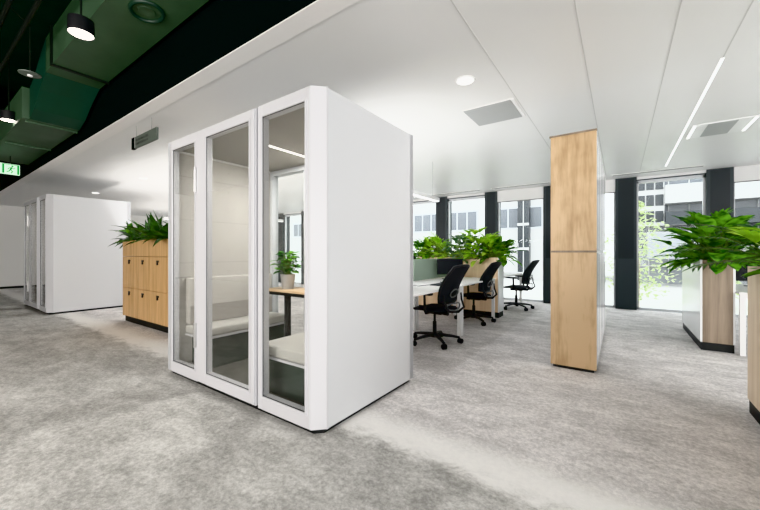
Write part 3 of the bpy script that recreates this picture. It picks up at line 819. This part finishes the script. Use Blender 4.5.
ch = make_chair(); ch.location = (-2.03, 4.15, 0); ch.scale = (1.04, 1.04, 1.02); ch.rotation_euler.z = R(83)
tag(ch, 'black mesh swivel chair nearest the camera, beside the booth', 'chair', 'black office chairs')
for loc, rz, lb in (((-2.08, 5.78, 0), 84, 'black mesh swivel chair in the middle, in front of the pale wood planter'),
                    ((-1.83, 7.70, 0), 84, 'black mesh swivel chair furthest away, by the windows')):
    c2 = copy_tree(ch); c2.location = loc; c2.rotation_euler.z = R(rz); c2['label'] = lb

# potted plant on the booth table
o = empty('potted_plant', (-3.04, 2.52, .80)); o.scale = (1.3, 1.3, 1.3)
MB().lathe([(.0, 0), (.048, 0), (.062, .11), (.064, .125), (.056, .125), (.054, .105), (0, .105)], n=24).build('pot', M['pot'], o, True)
m = MB(); s_ = MB()
for i in range(90):
    a = rnd.uniform(0, 2*PI); hh = rnd.uniform(.14, .31); rad = rnd.uniform(.0, .10)*math.sin(PI*(hh-.08)/.27)
    tip = Vector((math.cos(a)*rad, math.sin(a)*rad, hh)); s_.tube([(0, 0, .1), (tip.x*.4, tip.y*.4, hh*.6+.02), tip], .0022, 4)
    leaf(m, tip, (math.cos(a), math.sin(a), rnd.uniform(-.2, .8)), .065, .042, .8, 'broad', .1)
m.build('foliage', M['L_mid'], o, True, recalc=False); s_.build('stems', M['stem'], o)
tag(o, 'small leafy plant in a concrete pot on the booth table', 'potted plant')

# ------------------------------------------------------------------ outside
GZ = -.6
g = B(-60, 60, WY+.4, 80, GZ-.1, GZ).build('ground', M['paving']); tag(g, 'pale paved street outside the windows', 'pavement', None, 'structure')
# white block opposite, left
o = empty('office_building', (-13, 24, GZ))
B(-22, 11.4, 0, 8, 0, 15).build('wall', M['facade'], o)
for zz in (2.95, 6.6, 10.2):
    for k in range(9):
        x0 = -15+k*2.9
        f = B(x0-.12, x0+2.3, -.04, .02, zz+.45, zz+1.95).build('window_frame', M['frame'], o)
        m = MB()
        for q in range(3): m.box(x0+q*.76, x0+q*.76+.68, -.06, -.03, zz+.55, zz+1.85)
        m.build('pane', M['bwin2'], f)
st = MB(); st.box(7.5, 8.2, -.5, .5, 0, 15).build('stair_tower', M['bwin'], o)
m = MB()
for k in range(9): m.box(7.5, 8.2, -.53, -.5, .4+k*1.6, .55+k*1.6)
m.box(7.84, 7.88, -.53, -.5, 0, 15).build('tower_mullion', M['facade'], o)
tag(o, 'white office block across the street with dark ribbon windows', 'building')
# glass block, right
o = empty('office_building', (2.2, 26, GZ))
B(-1.8, 18, 0, 8, 0, 16).build('wall', M['facadeg'], o)
m = MB(); m2 = MB()
for zz in range(5):
    zb = 1.0+zz*3.0
    m.box(-1.6, 17.8, -.03, .01, zb+1.1, zb+2.5)
m.build('window_band', M['bwin2'], o)
m = MB()
for k in range(22): m.box(-1.7+k*.9, -1.66+k*.9, -.08, -.02, .5, 16)
for zz in range(11): m.box(-1.8, 18, -.08, -.02, 1+zz*1.5, 1.06+zz*1.5)
m.build('facade_grid', M['facade'], o)
m = MB(); m.box(1.6, 9, -2.4, -.1, 5.6, 8.0); m.build('glass_canopy', M['wglass'], o)
B(-1.9, -.1, -.5, 0, 3.4, 14).build('upper_bay', M['facade'], o)
m = MB()
for zz in range(7):
    for q in range(3): m.box(-1.35+q*.42, -.99+q*.42, -.55, -.48, 3.6+zz*.95, 4.25+zz*.95)
m.build('upper_window', M['bwin'], o)
B(-.1, 4.5, -1.2, 0, 4.6, 5.6).build('white_band', M['facade'], o)
B(-.1, 4.5, -1.25, -.02, 3.35, 4.1).build('dark_window_band', M['bwin'], o)
B(-1.0, 6, -3.2, -1.4, 1.5, 2.9).build('grey_block', M['facadeg'], o)
tag(o, 'grey glazed office block across the street behind the planter', 'building')
def tree(x, y, h, r, label):
    o = empty('street_tree', (x, y, GZ))
    MB().tube([(0, 0, 0), (.05, 0, h*.4), (0, .05, h*.8)], [.07, .05, .02], 8).build('trunk', M['trunk'], o, True)
    m = MB()
    for i in range(800):
        a = rnd.uniform(0, 2*PI); q = rnd.random()**.6; zz = rnd.uniform(.15, 1)
        rr_ = r*q*math.sin(PI*min(.95, zz*.85+.1))
        leaf(m, (math.cos(a)*rr_, math.sin(a)*rr_, h*zz), (rnd.uniform(-1, 1), rnd.uniform(-1, 1), rnd.uniform(-.6, .6)), .13, .07, .5, 'broad')
    m.build('foliage', M['L_out'], o, False, recalc=False); tag(o, label, 'tree'); return o
tree(.4, 12.6, 3.3, .95, 'pale sunlit tree outside, right of the dark pilaster')
tree(-1.3, 13.4, 3.2, .8, 'pale sunlit tree outside, in the narrow window beside the tall cabinets')
tree(2.9, 15.5, 2.7, 1.3, 'low pale tree outside, behind the white planter')

# ------------------------------------------------------------------ light
w = bpy.data.worlds.new('World'); bpy.context.scene.world = w; w.use_nodes = True
bg = w.node_tree.nodes['Background']; bg.inputs[0].default_value = (.95, .98, 1, 1); bg.inputs[1].default_value = 5.5
def area(name, loc, tgt, sx, sy, e, c=(1, 1, 1)):
    l = bpy.data.lights.new(name, 'AREA'); l.shape = 'RECTANGLE'; l.size = sx; l.size_y = sy; l.energy = e; l.color = c
    o = bpy.data.objects.new(name, l); o.location = loc
    o.rotation_euler = (Vector(tgt)-Vector(loc)).to_track_quat('-Z', 'Y').to_euler(); col.objects.link(o); return o
area('fill_light', (2.5, -3.2, 1.6), (-1.0, 4, 2.4), 4, 2.0, 130, (1, .99, .97))  # soft fill lamps added outside the view, not fixtures of the room
area('fill_light', (-2.6, -3.6, 1.9), (-8.5, 2.5, 1.1), 4.5, 1.8, 330, (1, .95, .90))
area('fill_light', (5.6, 1.5, 1.9), (-1, 3.4, .3), 6, 1.8, 420, (1, .99, .98))
area('ceiling_fill', (-3.0, 3.3, 1.5), (-3.0, 5.2, 2.8), 2.4, .6, 60)  # unseen upward fill lamps, added to brighten the ceiling
area('ceiling_fill', (-7.5, 3.2, 1.3), (-7.5, 5.0, 2.8), 4, .6, 150, (1, .97, .94))
area('ceiling_fill', (-11.5, 5.4, 1.25), (-11.5, 6.6, 2.8), 5, 1.6, 80, (1, .95, .90))
area('ceiling_fill', (3.0, 3.0, .9), (1.0, 6.5, 2.8), 2.0, 1.4, 15)
# ------------------------------------------------------------------ camera
cd = bpy.data.cameras.new('Camera'); cam = bpy.data.objects.new('Camera', cd); col.objects.link(cam)
cam.location = (0, 0, 1.2); cam.rotation_euler = (R(90), 0, R(35.2))
cd.sensor_width = 36; cd.lens = 340/760*36; cd.shift_y = -2/760; cd.clip_start = .05; cd.clip_end = 300
sc = bpy.context.scene; sc.camera = cam
sc.view_settings.view_transform = 'Khronos PBR Neutral'; sc.view_settings.look = 'None'; sc.view_settings.exposure = 0
sc.cycles.max_bounces = 10; sc.cycles.transparent_max_bounces = 16; sc.cycles.diffuse_bounces = 5
